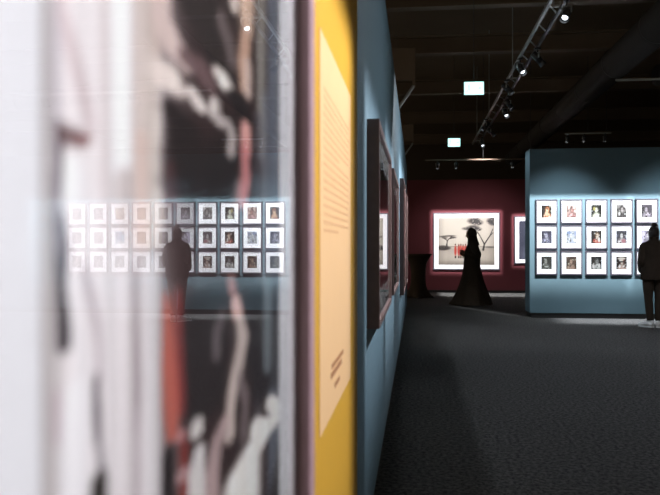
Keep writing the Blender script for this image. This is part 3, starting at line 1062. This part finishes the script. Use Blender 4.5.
bm = bmesh.new(); yring(bm, yo0, yo1, zi0 - NB, zi1 + NB, NB, NB, NB, FX, WALL_X)
obj('frame', bm, M_frame_near, t)
bm = bmesh.new(); yring(bm, y_in0, y_in1, zi0, zi1, .026, .026, .02, GX - .0025, GX - .009)
obj('spacer', bm, M_spacer, t)
bm = bmesh.new(); yring(bm, y_in0 + .026, y_in1 - .026, zi0 + .02, zi1 - .02, NS0 - y_in0 - .026, y_in1 - .026 - NS1, NM - .02, GX - .004, GX - .008)
obj('mat_board', bm, M_mat, t)
# finer columns towards the camera
k = np.linspace(0, 1, 230)
xs = NS0 * (NS1 / NS0) ** k - (NS0 + NS1) / 2
me = photo_mesh(NS1 - NS0, NZ1 - NZ0, 0, 0, 0, 380, near_paint, xs=xs)
ph = obj_me('photo_print', me, print_mat(), t)
# the mesh is built in XZ facing -Y; turn it to face +X
me.transform(Matrix.Translation((GX - .005 - WALL_X, 0, NZ0 - oz)) @ Matrix.Rotation(pi / 2, 4, 'Z'))
bm = bmesh.new(); box(bm, GX - .002 - WALL_X, GX - WALL_X, y_in0 - oy, y_in1 - oy, zi0 - oz, zi1 - oz)
obj('glass', bm, glass_mat(), t)

# ---------------------------------------------------------------- yellow text panel
t = empty('text_panel', (WALL_X, 2.0, 0), 0, 'tall yellow wall panel with a peach block of small printed text', 'text panel')
obj('board', B(.001, .008, -.75, .711, .0, TOP - .01), M_yellow, t)
obj('text_block', B(.008, .0095, -.35, .42, .87, 1.79), M_peach, t)
rnd = random.Random(3)
bm = bmesh.new()
z = 1.665
while z > 1.315:
    y = -.28
    last = z < 1.335 or abs(z - 1.52) < .01
    end = .34 if not last else .05
    while y < end:
        w = rnd.uniform(.015, .05)
        box(bm, .0095, .0100, y, min(y + w, .36), z, z + .008)
        y += w + .009
    z -= .0195
tx = obj('printed_text', bm, M_ink, t)
tx['kind'] = 'stuff'
bm = bmesh.new()
for (a, b_, z0, z1) in ((-.12, .17, .985, .998), (-.14, .13, .963, .978), (-.05, .07, .925, .938)):
    y = a
    while y < b_:
        w = rnd.uniform(.02, .05)
        box(bm, .0095, .0100, y, y + w, z0, z1)
        y += w + .008
lg = obj('small_logo', bm, M_ink2, t)
lg['kind'] = 'stuff'


# ---------------------------------------------------------------- cocktail table in a stretch cover
t = empty('cocktail_table', (.03, 18.85, 0), 0, 'tall round cocktail table under a black stretch cover beside the end of the left wall', 'table')
bm = loft([(0, 0, 1.06, .33, .33), (0, 0, 1.09, .345, .345), (0, 0, 1.10, .34, .34)], 40)
obj('table_top', bm, M_cloth, t, True)


def flare(th, z):
    k = max(0, (.34 - z) / .34)
    return 1 + k * k * (.38 * cos(4 * th) + .12)


bm = loft([(0, 0, .02, .27, .27), (0, 0, .12, .235, .235), (0, 0, .34, .195, .195), (0, 0, .6, .185, .185), (0, 0, .85, .21, .21), (0, 0, .98, .265, .265), (0, 0, 1.075, .34, .34)], 64, flare)
obj('stretch_cover', bm, M_cloth, t, True)
for k in range(4):
    a = pi / 2 * k
    bm = bmesh.new()
    tube(bm, [(0, 0, .05), (.37 * cos(a), .37 * sin(a), .02)], [.02, .025], 10)
    disc(bm, (.37 * cos(a), .37 * sin(a), 0), .03, 14, 'z', .03)
    obj('foot', bm, M_lamp, t)


# ---------------------------------------------------------------- people
def eval_mesh(o):
    dg = bpy.context.evaluated_depsgraph_get()
    dg.update()
    me = bpy.data.meshes.new_from_object(o.evaluated_get(dg))
    bpy.data.objects.remove(o)
    return me


def skin_part(chains, sub=2):
    """chains: list of (points, radii); a later chain may start at ('j', chain, index) to branch"""
    vs, es, rs, idx = [], [], [], []
    for ch in chains:
        pts, rad = ch[0], ch[1]
        ids = []
        for k, p in enumerate(pts):
            if isinstance(p[0], str):
                ids.append(idx[p[1]][p[2]])
                continue
            vs.append(p)
            rs.append(rad[k])
            ids.append(len(vs) - 1)
        for a, b in zip(ids, ids[1:]):
            es.append((a, b))
        idx.append(ids)
    me = bpy.data.meshes.new('tmp')
    me.from_pydata(vs, es, [])
    o = bpy.data.objects.new('tmp', me)
    COL.objects.link(o)
    md = o.modifiers.new('s', 'SKIN')
    md.use_smooth_shade = True
    for v, r in zip(me.skin_vertices[0].data, rs):
        v.radius = (r, r) if isinstance(r, (int, float)) else r
    me.skin_vertices[0].data[0].use_root = True
    sm = o.modifiers.new('u', 'SUBSURF')
    sm.levels = sub
    return eval_mesh(o)


def head_mesh(c, yaw_pitch=0.0, s=1.0):
    """a head facing +X, centred on c, with brow, nose, lips, chin and ears"""
    bm = bmesh.new()
    bmesh.ops.create_uvsphere(bm, u_segments=56, v_segments=40, radius=1)

    def g(v, cx, cy, cz, w):
        return math.exp(-((v.x - cx) ** 2 + (v.y - cy) ** 2 + (v.z - cz) ** 2) / (w * w))
    for vt in bm.verts:
        v = vt.co.copy()
        x, y, z = v.x * .092, v.y * .074, v.z * .115
        if v.x > 0 and v.z < 0:
            y *= 1 - .28 * (-v.z) * v.x
            x *= 1 + .03 * (-v.z)
        if v.x < 0 and v.z < -.3:
            x *= 1 - .35 * (-v.z - .3)
        x += .026 * g(v, .98, 0, -.13, .13) + .012 * g(v, .97, 0, .05, .11)          # nose
        x -= .011 * (g(v, .9, .34, .12, .17) + g(v, .9, -.34, .12, .17))            # eye sockets
        x += .006 * (g(v, .88, .32, .32, .18) + g(v, .88, -.32, .32, .18))          # brow
        x += .009 * (g(v, .9, .0, -.42, .13)) + .004 * g(v, .88, .0, -.5, .1)        # lips
        x += .013 * g(v, .7, 0, -.78, .25)                                          # chin
        y += .016 * g(v, -.05, .98, -.05, .16) - .016 * g(v, -.05, -.98, -.05, .16)  # ears
        vt.co = Vector((x, y, z)) * s
    R = Matrix.Rotation(yaw_pitch, 4, 'Y')
    for vt in bm.verts:
        vt.co = R @ vt.co + Vector(c)
    me = bpy.data.meshes.new('tmp')
    bm.to_mesh(me)
    bm.free()
    return me


def fuse(meshes, voxel=.007):
    bm = bmesh.new()
    for m_ in meshes:
        bm.from_mesh(m_)
    me = bpy.data.meshes.new('body')
    bm.to_mesh(me)
    bm.free()
    o = bpy.data.objects.new('tmp', me)
    COL.objects.link(o)
    r = o.modifiers.new('r', 'REMESH')
    r.mode = 'VOXEL'
    r.voxel_size = voxel
    r.use_smooth_shade = True
    s = o.modifiers.new('s', 'SMOOTH')
    s.iterations = 2
    s.factor = .4
    return eval_mesh(o)


def fingers(wrist, palm_dir, across, curl_dir, curl=.6, s=1.0):
    """palm plus four unequal bent fingers and a thumb as skinned chains"""
    w, d, a, c = Vector(wrist), Vector(palm_dir).normalized(), Vector(across).normalized(), Vector(curl_dir).normalized()
    parts = []
    for k in (-.5, .5):     # palm as two thick rays so it is broad and flat
        p0, p1 = w + a * .010 * k, w + d * .085 * s + a * .042 * k * s
        parts.append(skin_part([([p0, p0.lerp(p1, .5), p1], [.017, .019, .015])], 1))
    for i, (off, L) in enumerate(((-.033, .070), (-.011, .080), (.011, .075), (.033, .058))):
        b0 = w + d * .060 * s + a * off * s
        b1 = w + d * .090 * s + a * off * 1.05 * s
        th, pts, p, dirv = 0.0, [b0, b1], b1, d
        for seg in (.45, .32, .23):
            th += curl * (.7 + .12 * i)
            dirv = (d * cos(th) + c * sin(th)).normalized()
            p = p + dirv * L * seg * s
            pts.append(p)
        parts.append(skin_part([(pts, [.0095, .0095, .0088, .0080, .0065])], 1))
    t0 = w + d * .020 * s - a * .018 * s
    t1 = t0 + (d * .5 - a * .75 + c * .25).normalized() * .036 * s
    t2 = t1 + (d * .8 - a * .35 + c * .5).normalized() * .030 * s
    t3 = t2 + (d * .85 + c * .6).normalized() * .022 * s
    parts.append(skin_part([([t0, t1, t2, t3], [.013, .012, .0105, .008])], 1))
    return parts


def build_body(P):
    """P: joint dictionary; local frame faces +X, left is +Y"""
    ch = [([P['pelvis'], P['waist'], P['chest'], P['collar'], P['neck'], P['skull']], [(.125, .105), (.11, .09), (.125, .10), (.075, .07), .050, .055])]
    for s in ('l', 'r'):
        ch.append(([('j', 0, 3), P['shoulder_' + s], P['elbow_' + s], P['wrist_' + s]], [0, .055, .040, .025]))
        ch.append(([('j', 0, 0), P['hip_' + s], P['knee_' + s], P['ankle_' + s], P['ball_' + s], P['toe_' + s]], [0, .088, .056, .037, .032, .022]))
    parts = [skin_part(ch, 2), head_mesh(P['head'], P.get('nod', 0))]
    for s in ('l', 'r'):
        h = P.get('hand_' + s)
        parts += fingers(P['wrist_' + s], *h)
    return fuse(parts)


def eyes(t, c, nod):
    R = Matrix.Rotation(nod, 4, 'Y')
    for sy in (-1, 1):
        bm = bmesh.new()
        bmesh.ops.create_uvsphere(bm, u_segments=14, v_segments=10, radius=.011)
        p = R @ Vector((.071, sy * .025, .013)) + Vector(c)
        bmesh.ops.translate(bm, verts=bm.verts, vec=p)
        obj('eye', bm, M_eye, t, True)


# --- visitor in the long black robe, looking at a phone (faces -X: rotated by 180 degrees)
t = empty('person', (1.20, 16.65, 0), pi, 'person in a long flaring black robe and headscarf looking at a phone, in profile', 'person')
nod1 = radians(16)
P1 = dict(pelvis=(0, 0, .92), waist=(0, 0, 1.06), chest=(-.005, 0, 1.24), collar=(-.01, 0, 1.38), neck=(.0, 0, 1.43), skull=(.02, 0, 1.52), head=(.03, 0, 1.555), nod=nod1,
          shoulder_l=(-.01, .165, 1.35), elbow_l=(-.11, .20, 1.09), wrist_l=(.14, .09, 1.14),
          shoulder_r=(-.01, -.165, 1.35), elbow_r=(-.07, -.20, 1.09), wrist_r=(.13, -.08, 1.12),
          hip_l=(0, .09, .86), knee_l=(.02, .10, .48), ankle_l=(-.02, .10, .09), ball_l=(.09, .105, .04), toe_l=(.15, .11, .035),
          hip_r=(0, -.09, .86), knee_r=(.06, -.10, .48), ankle_r=(.08, -.10, .09), ball_r=(.19, -.105, .04), toe_r=(.25, -.11, .035),
          hand_l=((.75, -.25, .30), (0.0, -.2, -1), (0, -1, .1), .65), hand_r=((.9, .35, .1), (0, .2, 1), (0, 1, .1), .35))
body = obj_me('body', build_body(P1), M_skin, t, True)
eyes(t, P1['head'], nod1)
u = .00379
sil = [(0.0, 62, 300), (.096, 76, 294), (.248, 94, 280), (.438, 113, 262), (.628, 128, 248), (.815, 136, 236), (.97, 139, 234), (1.157, 144, 232), (1.27, 152, 226), (1.36, 163, 214), (1.41, 172, 205)]
rings = [((185 - (a + b) / 2) * u, 0, max(z, .012), (b - a) / 2 * u, max(.10, min(.44, (b - a) / 2 * u * (.86 if z < .6 else 1.1)))) for z, a, b in sil]


def robe_fold(th, z):
    k = max(0, (1.0 - z))
    return 1 + .055 * k * cos(9 * th + 1.2) + .03 * k * cos(17 * th + z * 3) + (.05 * k if z < .1 and abs(th) < .5 else 0)


obj('robe', loft(rings, 96, robe_fold), M_robe, t, True)
for s, sy in (('l', 1), ('r', -1)):
    a, b, c = P1['shoulder_' + s], P1['elbow_' + s], P1['wrist_' + s]
    mid = tuple((Vector(a) + Vector(b)) / 2)
    m2 = tuple((Vector(b) + Vector(c)) / 2 + Vector((0, 0, -.015)))
    pts, rad = smooth_path([(a[0], a[1] * .8, a[2] + .02), a, mid, b, m2, c], [.06, .085, .085, .078, .078, .066], 5)
    bm = bmesh.new()
    tube(bm, pts, rad, 20)
    obj('sleeve', bm, M_robe, t, True)
# headscarf: a shell round the head, open at the face, falling over the shoulders
bm = bmesh.new()
NR, NA = 26, 44
Vg = []
for i in range(NR + 1):
    f = i / NR
    row = []
    for k in range(NA + 1):
        th = radians(52) + radians(256) * k / NA      # opening centred on +X
        if f < .55:
            ph = f / .55 * radians(112)
            r = sin(ph)
            z = 1.57 + .125 * cos(ph)
            rx, ry = .115 * r, .094 * r
            cx = .012
        else:
            g = (f - .55) / .45
            z = 1.523 - g * .21
            rx, ry = .108 + .045 * g, .088 + .11 * g ** .8
            cx = .008 - .02 * g
        wv = 1 + .03 * sin(6 * th) * f
        row.append(bm.verts.new((cx + rx * cos(th) * wv + (.02 if f < .5 else 0) * max(0, cos(th)), ry * sin(th) * wv, z)))
    Vg.append(row)
for i in range(NR):
    for k in range(NA):
        bm.faces.new((Vg[i][k], Vg[i][k + 1], Vg[i + 1][k + 1], Vg[i + 1][k]))
so = obj('headscarf', bm, M_cloth, t, True)
md = so.modifiers.new('thick', 'SOLIDIFY')
md.thickness = .006
md.offset = 1

# the phone in the hand
pz = empty('mobile_phone', (1.20 - .250, 16.65 + .005 - .055, 1.205), pi, 'small dark mobile phone held up by the robed person', 'phone')
bm = B(-.004, .004, -.036, .036, -.06, .085, bev=.003)
po = obj('phone_body', bm, M_phone, pz)
po2 = obj('screen', B(-.0052, -.004, -.032, .032, -.053, .078), M_screen, pz)
pz.rotation_euler = (0, radians(-28), pi)

# --- visitor seen from behind, white trainers (faces +Y)
t = empty('person', (3.765, 12.42, 0), pi / 2 - radians(6), 'person seen from behind with hair in a bun, black jacket and white trainers', 'person')
P2 = dict(pelvis=(0, 0, .90), waist=(0, 0, 1.04), chest=(0, 0, 1.22), collar=(-.005, 0, 1.345), neck=(.0, 0, 1.40), skull=(.012, 0, 1.47), head=(.018, 0, 1.495), nod=0.0,
          shoulder_l=(-.005, .15, 1.29), elbow_l=(-.06, .195, 1.05), wrist_l=(.10, .17, .93),
          shoulder_r=(-.005, -.15, 1.29), elbow_r=(-.06, -.195, 1.05), wrist_r=(.10, -.17, .93),
          hip_l=(0, .085, .84), knee_l=(.02, .078, .47), ankle_l=(-.02, .062, .09), ball_l=(.06, .115, .045), toe_l=(.11, .16, .04),
          hip_r=(0, -.085, .84), knee_r=(.02, -.078, .47), ankle_r=(-.02, -.062, .09), ball_r=(.08, -.085, .045), toe_r=(.14, -.105, .04),
          hand_l=((.5, -.35, -.6), (.8, .2, .5), (-.2, -1, 0), .5), hand_r=((.5, .35, -.6), (.8, -.2, .5), (-.2, 1, 0), .5))
obj_me('body', build_body(P2), M_skin, t, True)
eyes(t, P2['head'], 0)
bm = loft([(.0, 0, .76, .145, .195), (0, 0, .80, .15, .20), (0, 0, .95, .155, .205), (0, 0, 1.10, .15, .20), (0, 0, 1.22, .145, .20), (0, 0, 1.30, .125, .19), (-.003, 0, 1.36, .095, .13), (-.003, 0, 1.40, .072, .078), (-.003, 0, 1.42, .068, .074), (.0, 0, 1.445, .066, .074)], 64,
          lambda th, z: 1 + .012 * sin(5 * th + 14 * z) + .008 * sin(11 * th - 20 * z))
obj('jacket', bm, M_coat, t, True)
for s in ('l', 'r'):
    a, b, c = P2['shoulder_' + s], P2['elbow_' + s], P2['wrist_' + s]
    mid = tuple((Vector(a) + Vector(b)) / 2)
    m2 = tuple((Vector(b) + Vector(c)) / 2)
    pts, rad = smooth_path([(a[0], a[1] * .75, a[2] + .02), a, mid, b, m2, c, (c[0] + .03, c[1] * .93, c[2] - .04)], [.045, .066, .071, .064, .062, .057, .05], 5)
    bm = bmesh.new()
    tube(bm, pts, rad, 20)
    obj('jacket_sleeve', bm, M_coat, t, True)
    h, k, n = P2['hip_' + s], P2['knee_' + s], P2['ankle_' + s]
    pts, rad = smooth_path([(h[0], h[1] * .9, h[2] + .06), h, tuple((Vector(h) + Vector(k)) / 2), k, tuple((Vector(k) + Vector(n)) / 2), (n[0], n[1], n[2] + .02)], [.095, .098, .086, .066, .060, .051], 5)
    bm = bmesh.new()
    tube(bm, pts, rad, 22)
    obj('trouser_leg', bm, M_trouser, t, True)
    bb, tt = Vector(P2['ball_' + s]), Vector(P2['toe_' + s])
    d = (tt - bb); d.z = 0; d.normalize()
    nv = Vector(n)
    heel = Vector((nv.x, nv.y, 0)) - d * .055
    def shoe_bm(z0, z1, grow):
        bm = bmesh.new()
        sd = Vector((-d.y, d.x, 0))
        prof = [(0, .026), (.03, .036), (.09, .038), (.16, .045), (.21, .044), (.25, .034), (.27, .018)]
        hts = [1, 1, .92, .62, .5, .42, .30]
        rr = []
        for (l, w), hh in zip(prof, hts):
            c = heel + d * l
            top = z0 + (z1 - z0) * (hh if grow else 1)
            ww = w
            rr.append([bm.verts.new(c + sd * q * ww + Vector((0, 0, zz))) for q, zz in ((-1, z0), (-1, (z0 + top) / 2), (-.75, top * .9 + z0 * .1), (0, top), (.75, top * .9 + z0 * .1), (1, (z0 + top) / 2), (1, z0))])
        for a_, b__ in zip(rr, rr[1:]):
            for i in range(6):
                bm.faces.new((a_[i], a_[i + 1], b__[i + 1], b__[i]))
            bm.faces.new((a_[6], a_[0], b__[0], b__[6]))
        bm.faces.new(rr[0])
        bm.faces.new(rr[-1][::-1])
        return bm
    sh = obj('trainer', shoe_bm(.022, .115, True), M_shoe, t, True)
    obj('sole', shoe_bm(0.0, .024, False), M_sole, sh, False)
# hair cap and bun
bm = bmesh.new()
bmesh.ops.create_uvsphere(bm, u_segments=40, v_segments=28, radius=1)
kill = [v for v in bm.verts if (v.co.x > .55 and v.co.z < .45) or v.co.z < -.62 or (v.co.x > .15 and v.co.z < -.1)]
bmesh.ops.delete(bm, geom=kill, context='VERTS')
for v in bm.verts:
    r = 1 + .012 * sin(26 * math.atan2(v.co.y, v.co.x))
    v.co = Vector((v.co.x * .103 * r + .012, v.co.y * .086 * r, v.co.z * .118 + 1.505))
ho = obj('hair', bm, M_hair, t, True)
md = ho.modifiers.new('thick', 'SOLIDIFY')
md.thickness = .01
bm = bmesh.new()
bmesh.ops.create_uvsphere(bm, u_segments=28, v_segments=18, radius=1)
for v in bm.verts:
    r = 1 + .05 * sin(5 * math.atan2(v.co.y, v.co.x) + 5 * v.co.z)
    v.co = Vector((v.co.x * .045 * r - .03, v.co.y * .05 * r, v.co.z * .042 + 1.635))
obj('hair_bun', bm, M_hair, ho, True)
